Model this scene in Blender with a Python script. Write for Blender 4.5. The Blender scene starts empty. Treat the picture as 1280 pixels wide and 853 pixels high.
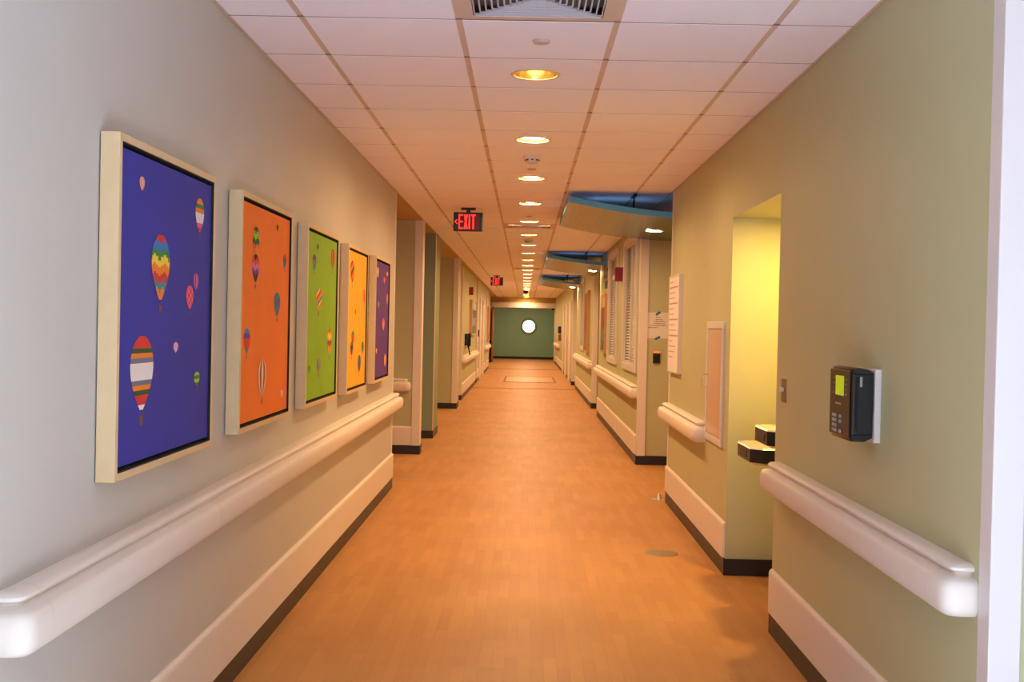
import bpy, bmesh, math, random
from mathutils import Matrix, Vector
random.seed(7)
C = bpy.context.scene.collection
S = bpy.context.scene
PI = math.pi

# ------------------------------------------------------------------ camera
F, YAW, PITCH, ROLL, EYE = 1397.5, -0.0115, -0.0137, 0.0214, 1.4877
cy, sy, cp, sp, cr, sr = math.cos(YAW), math.sin(YAW), math.cos(PITCH), math.sin(PITCH), math.cos(ROLL), math.sin(ROLL)
Ry = Matrix(((cy, -sy, 0), (sy, cy, 0), (0, 0, 1)))
Rp = Matrix(((1, 0, 0), (0, cp, sp), (0, -sp, cp)))
Rr = Matrix(((cr, 0, sr), (0, 1, 0), (-sr, 0, cr)))
M = Rr @ Rp @ Ry
cd = bpy.data.cameras.new('camera'); cam = bpy.data.objects.new('camera', cd); C.objects.link(cam)
rot = Matrix((M[0], M[2], -M[1])).transposed()
cam.matrix_world = Matrix.Translation((0, 0, EYE)) @ rot.to_4x4()
cd.sensor_width = 36; cd.lens = F / 1280 * 36; cd.clip_start = .05; cd.clip_end = 200
S.camera = cam

# ------------------------------------------------------------------ world and exposure
w = bpy.data.worlds.new('world'); S.world = w; w.use_nodes = True
bg = w.node_tree.nodes['Background']; bg.inputs[0].default_value = (.78, .87, 1, 1); bg.inputs[1].default_value = 1.0
S.view_settings.view_transform = 'Standard'; S.view_settings.look = 'None'
S.view_settings.gamma = 1; S.view_settings.use_curve_mapping = False
S.view_settings.exposure = 0.0
LAMP = 400.0          # radiance of the corridor downlights
# daylight from the lobby window behind the photographer
al = bpy.data.lights.new('lobby_window_light', 'AREA'); al.shape = 'RECTANGLE'; al.size = 3.6; al.size_y = 1.7
al.energy = 90; al.color = (.66, .80, 1)
ao = bpy.data.objects.new('lobby_window_light', al); C.objects.link(ao)
ao.location = (.9, -3.9, 1.35); ao.rotation_euler = (PI/2 + .42, 0, 0)

# added cool fill panel for the near end, unseen, behind and above the photographer
tl = bpy.data.lights.new('added_ceiling_fill', 'AREA'); tl.shape = 'RECTANGLE'; tl.size = 1.2; tl.size_y = 1.2
tl.energy = 8; tl.color = (.66, .81, 1)
to = bpy.data.objects.new('added_ceiling_fill', tl); C.objects.link(to); to.location = (.25, .6, 2.64)
# unseen cool spot added for bounce; its pool on the pale lobby floor throws light up at the corridor ceiling
sl = bpy.data.lights.new('added_bounce_spot', 'SPOT'); sl.energy = 1950; sl.color = (.74, .84, 1); sl.spot_size = 1.35; sl.spot_blend = .35; sl.shadow_soft_size = .1
so = bpy.data.objects.new('added_bounce_spot', sl); C.objects.link(so); so.location = (.45, .7, 2.64)

# ------------------------------------------------------------------ materials
def lin(c): return tuple((v/255/12.92 if v/255 <= .04045 else ((v/255+.055)/1.055)**2.4) for v in c) + (1,)
MATS = {}
def mat(name, rgb, rough=.6, metal=0, emit=0, ecol=None, noise=0, nscale=40, bump=0, bscale=300, coat=0, spec=.5):
    if name in MATS: return MATS[name]
    m = bpy.data.materials.new(name); m.use_nodes = True; nt = m.node_tree; b = nt.nodes['Principled BSDF']
    b.inputs['Base Color'].default_value = lin(rgb); b.inputs['Roughness'].default_value = rough
    b.inputs['Metallic'].default_value = metal; b.inputs['Specular IOR Level'].default_value = spec
    if coat: b.inputs['Coat Weight'].default_value = coat
    if emit:
        b.inputs['Emission Color'].default_value = lin(ecol or rgb); b.inputs['Emission Strength'].default_value = emit
    if noise or bump:
        tc = nt.nodes.new('ShaderNodeTexCoord')
    if noise:
        n = nt.nodes.new('ShaderNodeTexNoise'); n.inputs['Scale'].default_value = nscale; n.inputs['Detail'].default_value = 5
        nt.links.new(tc.outputs['Object'], n.inputs['Vector'])
        mx = nt.nodes.new('ShaderNodeMix'); mx.data_type = 'RGBA'
        mx.inputs[6].default_value = lin(tuple(max(0, v*(1-noise)) for v in rgb)); mx.inputs[7].default_value = lin(tuple(min(255, v*(1+noise)) for v in rgb))
        nt.links.new(n.outputs['Fac'], mx.inputs[0]); nt.links.new(mx.outputs[2], b.inputs['Base Color'])
    if bump:
        n2 = nt.nodes.new('ShaderNodeTexNoise'); n2.inputs['Scale'].default_value = bscale
        nt.links.new(tc.outputs['Object'], n2.inputs['Vector'])
        bp = nt.nodes.new('ShaderNodeBump'); bp.inputs['Strength'].default_value = bump; bp.inputs['Distance'].default_value = .002
        nt.links.new(n2.outputs['Fac'], bp.inputs['Height']); nt.links.new(bp.outputs['Normal'], b.inputs['Normal'])
    MATS[name] = m; return m

m_wallL = mat('cream_paint', (200, 194, 183), .55, bump=.25, noise=.015, nscale=3)
m_wallR = mat('sage_paint', (190, 187, 144), .55, bump=.25, noise=.02, nscale=3)
m_green2 = mat('grey_green_paint', (140, 152, 124), .55, bump=.25)
m_end = mat('teal_green_paint', (148, 198, 180), .5, bump=.2, noise=.04, nscale=2)
m_ochre = mat('ochre_paint', (182, 150, 84), .6, bump=.2)
m_trim = mat('cream_vinyl', (230, 216, 202), .55, bump=.1, bscale=700)
m_trimw = mat('white_painted_metal', (218, 208, 202), .35)
m_base = mat('black_rubber_base', (38, 32, 30), .42)
m_tile = mat('acoustic_tile', (250, 240, 246), .9, noise=.03, nscale=160, bump=.6, bscale=420)
m_grid = mat('tan_ceiling_grid', (208, 182, 164), .5)
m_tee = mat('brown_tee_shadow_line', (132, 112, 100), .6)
m_plen = mat('plenum_board', (120, 105, 95), .9)
m_frame = mat('maple_frame', (218, 188, 142), .5, noise=.04, nscale=25)
m_black = mat('black_plastic', (20, 20, 22), .32)
m_blackm = mat('matte_black', (16, 15, 15), .8)
m_bluef = mat('sky_blue_enamel', (76, 162, 222), .45)
m_bluet = mat('deep_blue_enamel', (40, 92, 150), .55)
m_steel = mat('brushed_steel', (225, 220, 212), .38, metal=.75)
m_gold = mat('gold_reflector', (226, 190, 110), .22, metal=1)
m_lamp = mat('lit_lamp_lens', (255, 226, 160), .5, emit=LAMP, ecol=(255, 209, 154))
m_lampd = mat('dim_lamp_tube', (255, 226, 160), .5, emit=LAMP*.35, ecol=(255, 209, 154))
m_red = mat('red_plastic', (142, 26, 50), .4)
m_redl = mat('lit_red_letters', (255, 60, 50), .5, emit=1.15, ecol=(255, 62, 56))
m_redd = mat('dark_red_face', (60, 8, 10), .4, emit=.05, ecol=(255, 20, 20))
m_paper = mat('white_paper', (232, 222, 214), .8)
m_ink = mat('grey_ink', (110, 96, 96), .8)
m_tape = mat('blue_tape', (40, 110, 150), .6)
m_lcd = mat('lcd_screen', (190, 214, 30), .4, emit=.35, ecol=(180, 205, 10))
m_btn = mat('grey_rubber_button', (150, 148, 150), .5)
m_glow = mat('backlit_reader_light', (255, 120, 60), .4, emit=1.4, ecol=(255, 90, 40))
m_wood = mat('reddish_wood', (150, 84, 50), .45, noise=.12, nscale=12)
m_door = mat('honey_wood_door', (200, 150, 92), .4, noise=.08, nscale=10)
m_glassy = mat('white_blind_fabric', (242, 240, 236), .7)
m_day = mat('daylight_glass', (235, 250, 250), .2, emit=3.2, ecol=(225, 250, 250))
m_mount = mat('brown_joint_strip', (120, 84, 60), .6)
m_disc = mat('grey_cover_plate', (150, 126, 92), .45, metal=.4)
m_inner = mat('beige_cabinet_door', (212, 178, 150), .3, coat=.3)
m_dark = mat('dark_sign_plastic', (58, 50, 40), .5)
m_mat = mat('tan_floor_inlay', (196, 150, 98), .4)

# glass
m_glass = bpy.data.materials.new('window_glass'); m_glass.use_nodes = True
_b = m_glass.node_tree.nodes['Principled BSDF']; _b.inputs['Transmission Weight'].default_value = 1; _b.inputs['Roughness'].default_value = .02
_b.inputs['IOR'].default_value = 1.45
_nt = m_glass.node_tree; _tr = _nt.nodes.new('ShaderNodeBsdfTransparent'); _gl = _nt.nodes.new('ShaderNodeBsdfGlossy'); _fr = _nt.nodes.new('ShaderNodeFresnel'); _mx = _nt.nodes.new('ShaderNodeMixShader')
_gl.inputs['Roughness'].default_value = .05; pass
_nt.nodes.remove(_fr); _mx.inputs[0].default_value = .1; _nt.links.new(_tr.outputs[0], _mx.inputs[1]); _nt.links.new(_gl.outputs[0], _mx.inputs[2])
_nt.links.new(_mx.outputs[0], _nt.nodes['Material Output'].inputs['Surface']); _nt.nodes.remove(_b)

# floor: sheet vinyl printed with short maple strips
def floor_mat():
    m = bpy.data.materials.new('maple_strip_vinyl'); m.use_nodes = True; nt = m.node_tree; b = nt.nodes['Principled BSDF']
    N = nt.nodes.new; L = nt.links.new
    tc = N('ShaderNodeTexCoord'); mp = N('ShaderNodeMapping'); mp.inputs['Rotation'].default_value = (0, 0, PI/2)
    L(tc.outputs['Object'], mp.inputs['Vector'])
    br = N('ShaderNodeTexBrick'); br.inputs['Scale'].default_value = 1; br.inputs['Brick Width'].default_value = .42; br.inputs['Row Height'].default_value = .057
    br.inputs['Mortar Size'].default_value = .0008; br.inputs['Mortar Smooth'].default_value = .6; br.inputs['Bias'].default_value = 0
    br.inputs['Color1'].default_value = lin((198, 140, 80)); br.inputs['Color2'].default_value = lin((207, 150, 88)); br.inputs['Mortar'].default_value = lin((184, 124, 68))
    br.offset = .37; br.offset_frequency = 3
    L(mp.outputs[0], br.inputs['Vector'])
    n = N('ShaderNodeTexNoise'); n.inputs['Scale'].default_value = 1.4; n.inputs['Detail'].default_value = 6
    L(tc.outputs['Object'], n.inputs['Vector'])
    mp2 = N('ShaderNodeMapping'); mp2.inputs['Scale'].default_value = (60, 3, 1); L(tc.outputs['Object'], mp2.inputs['Vector'])
    n2 = N('ShaderNodeTexNoise'); n2.inputs['Scale'].default_value = 1; L(mp2.outputs[0], n2.inputs['Vector'])
    mx = N('ShaderNodeMix'); mx.data_type = 'RGBA'; mx.blend_type = 'MULTIPLY'; mx.inputs[0].default_value = 1
    cr_ = N('ShaderNodeValToRGB'); cr_.color_ramp.elements[0].position = .3; cr_.color_ramp.elements[0].color = (.84, .82, .8, 1); cr_.color_ramp.elements[1].position = .7; cr_.color_ramp.elements[1].color = (1, 1, 1, 1)
    L(n.outputs['Fac'], cr_.inputs[0]); L(br.outputs['Color'], mx.inputs[6]); L(cr_.outputs[0], mx.inputs[7])
    mx2 = N('ShaderNodeMix'); mx2.data_type = 'RGBA'; mx2.blend_type = 'MULTIPLY'; mx2.inputs[0].default_value = 1
    c2 = N('ShaderNodeValToRGB'); c2.color_ramp.elements[0].color = (.92, .9, .88, 1); c2.color_ramp.elements[1].color = (1, 1, 1, 1)
    L(n2.outputs['Fac'], c2.inputs[0]); L(mx.outputs[2], mx2.inputs[6]); L(c2.outputs[0], mx2.inputs[7])
    L(mx2.outputs[2], b.inputs['Base Color'])
    b.inputs['Roughness'].default_value = .48; b.inputs['Specular IOR Level'].default_value = .25
    return m
m_floor = floor_mat()

# perforated polished metal mesh of the canopies
def canopy_mat():
    m = bpy.data.materials.new('polished_perforated_metal'); m.use_nodes = True; nt = m.node_tree; b = nt.nodes['Principled BSDF']
    N = nt.nodes.new; L = nt.links.new
    tc = N('ShaderNodeTexCoord'); br = N('ShaderNodeTexBrick'); br.offset = 0
    br.inputs['Scale'].default_value = 1; br.inputs['Brick Width'].default_value = .05; br.inputs['Row Height'].default_value = .05
    br.inputs['Mortar Size'].default_value = .004; br.inputs['Color1'].default_value = lin((92, 116, 52)); br.inputs['Color2'].default_value = lin((84, 108, 50)); br.inputs['Mortar'].default_value = lin((58, 62, 28))
    L(tc.outputs['Object'], br.inputs['Vector']); L(br.outputs['Color'], b.inputs['Base Color'])
    b.inputs['Metallic'].default_value = .85; b.inputs['Roughness'].default_value = .24
    bp = N('ShaderNodeBump'); bp.inputs['Strength'].default_value = .3; bp.inputs['Distance'].default_value = .002
    L(br.outputs['Fac'], bp.inputs['Height']); L(bp.outputs[0], b.inputs['Normal'])
    return m
m_canopy = canopy_mat()

# ------------------------------------------------------------------ mesh helpers
class MB:
    def __init__(s): s.v = []; s.f = []; s.m = []
    def quadgrid(s): pass
    def face(s, pts, mi=0):
        i = len(s.v); s.v += [tuple(p) for p in pts]; s.f.append(tuple(range(i, i+len(pts)))); s.m.append(mi)
    def box(s, x0, x1, y0, y1, z0, z1, mi=0, b=0):
        if b:      # chamfered box
            bm = bmesh.new(); bmesh.ops.create_cube(bm, size=1)
            for v in bm.verts: v.co = Vector(((x0+x1)/2+v.co.x*(x1-x0), (y0+y1)/2+v.co.y*(y1-y0), (z0+z1)/2+v.co.z*(z1-z0)))
            bmesh.ops.bevel(bm, geom=bm.edges[:], offset=b, segments=2, affect='EDGES', profile=.5)
            s.bm(bm, mi); return s
        i = len(s.v)
        s.v += [(x0,y0,z0),(x1,y0,z0),(x1,y1,z0),(x0,y1,z0),(x0,y0,z1),(x1,y0,z1),(x1,y1,z1),(x0,y1,z1)]
        for q in ((0,3,2,1),(4,5,6,7),(0,1,5,4),(1,2,6,5),(2,3,7,6),(3,0,4,7)):
            s.f.append(tuple(i+k for k in q)); s.m.append(mi)
        return s
    def bm(s, bm, mi=0):
        i = len(s.v); bm.verts.ensure_lookup_table()
        for n, v in enumerate(bm.verts): v.index = n; s.v.append(tuple(v.co))
        for f in bm.faces: s.f.append(tuple(i+v.index for v in f.verts)); s.m.append(mi)
        bm.free(); return s
    def lathe(s, c, prof, n=24, mi=0, axis='z', cap=False):
        # prof: list of (radius, height) ; axis z, x or y
        i = len(s.v)
        for r, h in prof:
            for k in range(n):
                a = 2*PI*k/n; u, v = r*math.cos(a), r*math.sin(a)
                s.v.append({'z': (c[0]+u, c[1]+v, c[2]+h), 'x': (c[0]+h, c[1]+u, c[2]+v), 'y': (c[0]+u, c[1]+h, c[2]+v)}[axis])
        for j in range(len(prof)-1):
            for k in range(n):
                s.f.append((i+j*n+k, i+j*n+(k+1) % n, i+(j+1)*n+(k+1) % n, i+(j+1)*n+k)); s.m.append(mi)
        if cap:
            s.f.append(tuple(i+k for k in range(n))); s.m.append(mi)
            s.f.append(tuple(i+(len(prof)-1)*n+k for k in range(n))); s.m.append(mi)
        return s
    def tube(s, pts, r, n=8, mi=0):
        i = len(s.v); P = [Vector(p) for p in pts]; up = Vector((0, 0, 1))
        for j, p in enumerate(P):
            t = (P[min(j+1, len(P)-1)] - P[max(j-1, 0)]).normalized()
            a = t.cross(up if abs(t.z) < .9 else Vector((1, 0, 0))).normalized(); b = t.cross(a)
            for k in range(n): s.v.append(tuple(p + a*r*math.cos(2*PI*k/n) + b*r*math.sin(2*PI*k/n)))
        for j in range(len(P)-1):
            for k in range(n):
                s.f.append((i+j*n+k, i+j*n+(k+1) % n, i+(j+1)*n+(k+1) % n, i+(j+1)*n+k)); s.m.append(mi)
        s.f.append(tuple(i+k for k in range(n))); s.m.append(mi)
        s.f.append(tuple(i+(len(P)-1)*n+k for k in reversed(range(n)))); s.m.append(mi)
        return s
    def build(s, name, mats, parent=None, smooth=False, org=None):
        me = bpy.data.meshes.new(name)
        if org is None:
            xs = [v[0] for v in s.v]; ys = [v[1] for v in s.v]; zs = [v[2] for v in s.v]
            org = ((min(xs)+max(xs))/2, (min(ys)+max(ys))/2, min(zs))
        me.from_pydata([(v[0]-org[0], v[1]-org[1], v[2]-org[2]) for v in s.v], [], s.f)
        if not isinstance(mats, (list, tuple)): mats = [mats]
        for m in mats: me.materials.append(m)
        me.polygons.foreach_set('material_index', s.m)
        bm = bmesh.new(); bm.from_mesh(me); bmesh.ops.recalc_face_normals(bm, faces=bm.faces)
        if smooth:
            for f in bm.faces: f.smooth = True
            for e in bm.edges:
                if len(e.link_faces) == 2 and e.calc_face_angle(0) > .7: e.smooth = False
        bm.to_mesh(me); bm.free()
        o = bpy.data.objects.new(name, me); C.objects.link(o); o.location = org
        if parent is not None:
            o.parent = parent; o.location = Vector(org) - WL[parent.name]
        WL[o.name] = Vector(org)
        return o
WL = {}
def thing(name, label, cat, loc, group=None):
    o = bpy.data.objects.new(name, None); C.objects.link(o); o.location = loc; o.empty_display_size = .1
    WL[o.name] = Vector(loc); o['label'] = label; o['category'] = cat
    if group: o['group'] = group
    return o
def tag(o, label=None, cat=None, group=None):
    if label: o['label'] = label
    if cat: o['category'] = cat
    if group: o['group'] = group
    return o
def struct(o, label=None):
    o['kind'] = 'structure'
    if label: o['label'] = label
    return o
def sempty(name, loc, label=None):
    o = bpy.data.objects.new(name, None); C.objects.link(o); o.location = loc; WL[o.name] = Vector(loc); o['kind'] = 'structure'
    if label: o['label'] = label
    return o
def B(*a, **k): return MB().box(*a, **k)

# ------------------------------------------------------------------ setting
TN = [0]
def trim(mb, m, label, smooth=False):
    TN[0] += 1
    return struct(mb.build('trim_%d' % TN[0], m, smooth=smooth), label)
XL, XR, H, T = -1.181, 1.2446, 2.6617, .6096
YB = -4.0
struct(B(-2.75, 4.0, YB, 54, -.12, 0).build('floor', m_floor), 'long orange maple-strip vinyl floor of the corridor')
trim(B(-1.18, 4.0, YB, 3.0, 0, .004), mat('pale_bounce_floor', (226, 228, 232), .5, noise=.03, nscale=60), 'added pale bounce floor behind the photographer')  # unseen floor made pale to bounce cool light up at the ceiling

# ---- walls, left side
def wall(name, m, x0, x1, y0, y1, z0=0, z1=H+.3, label=None):
    return struct(B(x0, x1, y0, y1, z0, z1).build(name, m), label)
wall('wall_left', m_wallL, XL-.14, XL, YB, 10.05, label='cream wall carrying the five balloon pictures')
wall('wall_left', m_wallR, -2.6, XL, 12.7, 12.9, label='sage stub wall just past the end of the picture wall')
wall('wall_left', m_green2, -2.6, XL, 14.5, 15.3, label='grey-green pier behind the sage stub wall')
wall('wall_left', m_wallR, -2.6, -1.19, 19.7, 20.25, label='sage pier with white trim on the left beyond the first exit sign')
wall('wall_left', m_wallR, -2.6, -1.24, 22.0, 28.2, label='short wall carrying the wall telephone on the left')
wall('wall_left', m_wallL, -2.6, -1.24, 28.8, 38.4, label='far cream wall with doors on the left')
wall('wall_left', m_wallR, -2.6, -1.42, 38.4, 46.0, label='last wall before the end doorway on the left')
wall('wall_left', m_wallR, -2.75, -2.6, 10.05, 54, label='back wall of the left hand recesses')
wall('wall_left', m_wallL, -2.6, XL-.14, 9.9, 10.05, label='return at the end of the picture wall')
# ---- walls, right side
wall('wall_right', m_wallR, XR, XR+.55, 3.036, 5.52, label='sage wall with the time clock on the right')
wall('wall_right', m_wallR, XR, XR+.55, 6.79, 9.6, label='sage wall with the recessed cabinet and white board')
wall('wall_right', m_wallR, XR, XR+.55, 5.52, 6.79, 2.178, H+.3, label='wall above the drinking fountain alcove')
m_alc = m_wallR
wall('wall_right', m_alc, XR+.55, XR+.7, 3.036, 9.6, label='back wall of the drinking fountain alcove')
wall('wall_right', m_wallR, 1.33, 4.0, 2.99, 3.036, label='wall turning right beside the white door frame')
wall('wall_right', m_wallR, XR+.7, 2.4, 9.45, 9.6, label='return wall of the first right recess')
wall('wall_right', m_wallR, 2.3, 2.45, 9.6, 46, label='back wall of the right hand recesses')
wall('wall_back', m_wallL, -2.75, 4.15, YB-.15, YB, 0, .7, label='lobby wall under the window behind the photographer')
wall('wall_back', m_wallL, -2.75, 4.15, YB-.15, YB, 2.55, H+.3)
wall('wall_back', m_wallL, -2.75, -1.0, YB-.15, YB, .7, 2.55)
wall('wall_back', m_wallL, 2.9, 4.15, YB-.15, YB, .7, 2.55)
wall('wall_right', m_wallL, 4.0, 4.15, YB, 3.036, label='side wall of the lobby')
# pierced window wall segments
def pierced(y0, y1, holes, label):
    mb = MB(); x0, x1 = XR, XR+.16
    ys = [y0]
    for h in holes:
        mb.box(x0, x1, ys[-1], h[0], 0, H+.3); mb.box(x0, x1, h[0], h[1], 0, h[2]); mb.box(x0, x1, h[0], h[1], h[3], H+.3); ys.append(h[1])
    mb.box(x0, x1, ys[-1], y1, 0, H+.3)
    return struct(mb.build('wall_right', m_wallR), label)
pierced(12.36, 18.8, [(12.5, 14.0, 1.06, 2.5), (15.1, 16.6, 1.06, 2.5)], 'sage wall with two blinded windows and the red alarm')
wall('wall_right', m_wallR, XR, 2.3, 12.2, 12.36, label='sage wall end carrying the taped notice and badge reader')
wall('wall_right', m_wallR, XR+.16, 2.3, 18.65, 18.8)
pierced(20.62, 27.0, [(23.6, 24.9, 1.06, 2.45)], 'third sage wall on the right with a window')
wall('wall_right', m_wallR, XR, 2.3, 20.5, 20.62)
wall('wall_right', m_wallR, XR+.16, 2.3, 26.85, 27.0)
wall('wall_right', m_wallR, XR, 2.3, 28.5, 46.0, label='far sage wall with doors on the right')
# ---- end of the corridor
wall('wall_far', m_ochre, -2.6, 2.3, 46.0, 46.2, 2.44, H+.3, label='strip of wall over the end doorway')
wall('wall_far', m_ochre, -2.6, -1.42, 46.0, 46.2, 0, 2.44)
wall('wall_far', m_ochre, 1.33, 2.3, 46.0, 46.2, 0, 2.44)
wall('wall_far', m_end, -2.6, 3.2, 50.4, 50.55, label='teal green wall closing the corridor')
wall('wall_right', m_end, 3.0, 3.15, 46.2, 50.4)
wall('wall_right', m_wallR, 2.3, 3.15, 46.05, 46.2)

# ---- trims
# white door frame at the near right corner
trim(B(XR-.004, 1.325, 2.955, 3.03, 0, H, b=.003), m_trimw, 'white door frame jamb at the near right corner')
# corner guards
def guard(x0, x1, y0, y1, label, z0=.1, m=None): trim(B(x0, x1, y0, y1, z0, H-.002), m or m_trim, label)
guard(XL-.0, XL+.004, 10.0, 10.055, 'thin corner guard at the end of the picture wall')
guard(XR-.004, XR, 9.55, 9.604, 'thin corner guard at the end of the cabinet wall')
guard(-1.268, XL+.004, 12.685, 12.9, 'cream corner guard on the sage stub wall')
guard(XL, XL+.004, 14.496, 14.6, 'thin corner guard on the grey-green pier', m=m_frame)
guard(-1.275, -1.186, 19.68, 19.82, 'cream corner guard on the left sage pier')
guard(-1.30, -1.186, 20.25, 20.32, 'second white jamb behind the left sage pier')
guard(-1.33, -1.236, 21.97, 22.1, 'white jamb beside the wall telephone')
guard(-1.34, -1.236, 28.76, 28.9, 'white jamb at the start of the far left wall')
guard(XR-.004, 1.33, 12.17, 12.26, 'cream corner guard beside the taped notice')
guard(XR-.004, 1.33, 20.47, 20.6, 'cream corner guard on the third right wall')
guard(1.2, 1.345, 28.45, 28.6, 'broad white jamb at the start of the far right wall')

# rubber baseboards, z 0..0.1
def baseb(side, x0, x1, y0, y1, label=None): struct(B(x0, x1, y0, y1, 0, .1, b=.003).build('baseboard_'+side, m_base), label)
t_ = .012
baseb('left', XL, XL+t_, YB, 10.062, 'black rubber base under the picture wall')
baseb('left', -2.6, XL+t_, 12.7-t_, 12.7); baseb('left', XL, XL+t_, 12.7, 12.91)
baseb('left', -2.6, XL+t_, 14.5-t_, 14.5); baseb('left', XL, XL+t_, 14.5, 15.3)
baseb('left', -2.6, -1.19+t_, 19.7-t_, 19.7); baseb('left', -1.19, -1.19+t_, 19.7, 20.25)
baseb('left', -2.6, -1.24+t_, 22.0-t_, 22.0); baseb('left', -1.24, -1.24+t_, 22.0, 28.2)
baseb('left', -2.6, -1.24+t_, 28.8-t_, 28.8); baseb('left', -1.24, -1.24+t_, 28.8, 38.4)
baseb('left', -1.42, -1.42+t_, 38.4, 46)
baseb('right', XR-t_, XR, 3.036, 5.52, 'black rubber base under the time clock wall')
baseb('right', XR-t_, XR, 6.79-t_, 9.6, 'black rubber base under the cabinet wall')
baseb('right', XR, XR+.55, 6.79-t_, 6.79, 'black rubber base inside the fountain alcove')
baseb('right', XR+.55-t_, XR+.55, 5.52, 6.79-t_)
baseb('right', XR-t_, 2.3, 12.2-t_, 12.2); baseb('right', XR-t_, XR, 12.2, 18.8)
baseb('right', XR-t_, 2.3, 20.5-t_, 20.5); baseb('right', XR-t_, XR, 20.5, 27.0)
baseb('right', 1.2, 2.3, 28.5-t_, 28.5); baseb('right', XR-t_, XR, 28.6, 46)
baseb('far', -2.6, 3.0, 50.4-t_, 50.4, 'dark base along the teal green end wall')

# extrusions along a wall: profile (d out of the wall, z); O origin on wall, Tn tangent, N outward
def sweep(prof, O, Tn, N, s0, s1, ret0=0, ret1=0):
    """profile swept from s0 to s1; ret0/ret1 turn the end back into the wall"""
    O, Tn, N = Vector(O), Vector(Tn), Vector(N); rings = []
    D = max(p[0] for p in prof)
    def ring(s, th, sg):
        c, q = math.cos(th), math.sin(th); k = (abs(c)**5+abs(q)**5)**(-.2)
        return [tuple(O + Tn*(s + sg*d*q*k) + N*(d*c*k) + Vector((0, 0, z))) for d, z in prof]
    if ret0: rings += [ring(s0+D, a*PI/2/10, -1) for a in range(10, 0, -1)]; rings.append(ring(s0+D, 0, 1))
    else: rings.append(ring(s0, 0, 1))
    if ret1: rings.append(ring(s1-D, 0, 1)); rings += [ring(s1-D, a*PI/2/10, 1) for a in range(1, 11)]
    else: rings.append(ring(s1, 0, 1))
    mb = MB(); n = len(prof)
    for r in rings: mb.v += r
    for j in range(len(rings)-1):
        for k in range(n):
            mb.f.append((j*n+k, j*n+(k+1) % n, (j+1)*n+(k+1) % n, (j+1)*n+k)); mb.m.append(0)
    mb.f.append(tuple(range(n))); mb.m.append(0)
    mb.f.append(tuple((len(rings)-1)*n+k for k in reversed(range(n)))); mb.m.append(0)
    return mb
RAIL = [(0, .858), (.040, .860), (.054, .857), (.062, .849), (.061, .841), (.051, .835), (.051, .829), (.060, .823), (.080, .821), (.090, .813),
        (.095, .797), (.096, .775), (.094, .748), (.088, .730), (.076, .719), (.055, .715), (.030, .714), (0, .714)]
KICK = [(0, .318), (.006, .318), (.016, .306), (.018, .296), (.018, .104), (0, .104)]
def handrail(label, O, Tn, N, s0, s1, r0, r1, joints=()):
    t = thing('handrail', label, 'handrail', tuple(Vector(O)+Vector(Tn)*((s0+s1)/2)), None)
    a, b = s0, s1
    if r0: sweep(RAIL, O, Tn, N, s0, s0+.13, 1, 0).build('end_cap', m_trim, t, True); a = s0+.1315
    if r1: sweep(RAIL, O, Tn, N, s1-.13, s1, 0, 1).build('end_cap', m_trim, t, True); b = s1-.1315
    cuts = [a]+list(joints)+[b]
    for i in range(len(cuts)-1):
        sweep(RAIL, O, Tn, N, cuts[i]+(.0012 if i else 0), cuts[i+1]-(.0012 if i < len(cuts)-2 else 0)).build('rail_cover', m_trim, t, True)
    # aluminium core seen in the joints
    sweep([(0, .845), (.035, .82), (.082, .79), (.082, .735), (0, .725)], O, Tn, N, s0+.1, s1-.1).build('rail_core', m_trimw, t)
    return t
def kick(label, O, Tn, N, s0, s1):
    trim(sweep(KICK, O, Tn, N, s0, s1), m_trim, label)
UL = ((XL, 0, 0), (0, 1, 0), (1, 0, 0)); UR = ((XR, 0, 0), (0, 1, 0), (-1, 0, 0))
handrail('long cream handrail running under the five balloon pictures', *UL, 2.46, 10.13, 1, 1, (4.03,))
kick('cream bumper board low on the picture wall', *UL, 1.0, 10.05)
handrail('cream handrail on the near right wall below the black time clock', *UR, 2.99+.045, 5.45, 1, 1)
kick('cream bumper board below the near right handrail', *UR, 3.036, 5.51)
handrail('cream handrail below the white board, ending under the recessed cabinet', *UR, 7.61, 9.62, 1, 1)
kick('cream bumper board between the fountain alcove and the wall end', *UR, 6.80, 9.6)
handrail('cream handrail under the two blinded windows and red alarm', *UR, 12.28, 18.75, 1, 1)
kick('cream bumper board under the two blinded windows', *UR, 12.3, 18.8)
handrail('distant cream handrail on the third right wall under the far window', *UR, 20.62, 26.95, 1, 1)
kick('cream bumper board on the third right wall', *UR, 20.62, 27.0)
handrail('short cream handrail facing down the corridor on the left sage stub wall', (0, 12.7, 0), (1, 0, 0), (0, -1, 0), -2.4, -1.285, 0, 1)
kick('cream bumper board facing down the corridor on the stub wall', (0, 12.7, 0), (1, 0, 0), (0, -1, 0), -2.4, -1.272)
UF = ((-1.24, 0, 0), (0, 1, 0), (1, 0, 0))
handrail('distant cream handrail under the black wall telephone on the left', *UF, 22.15, 28.1, 1, 1)
kick('cream bumper board under the telephone', *UF, 22.12, 28.2)
handrail('farthest left cream handrail just before the end doorway', *UF, 34.0, 38.35, 1, 1)
kick('cream bumper board on the far left wall', *UF, 28.95, 38.4)
handrail('farthest right cream handrail beside the end doorway', *UR, 40.0, 45.6, 1, 1)
kick('cream bumper board on the far right wall', *UR, 36.8, 45.8)

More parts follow.
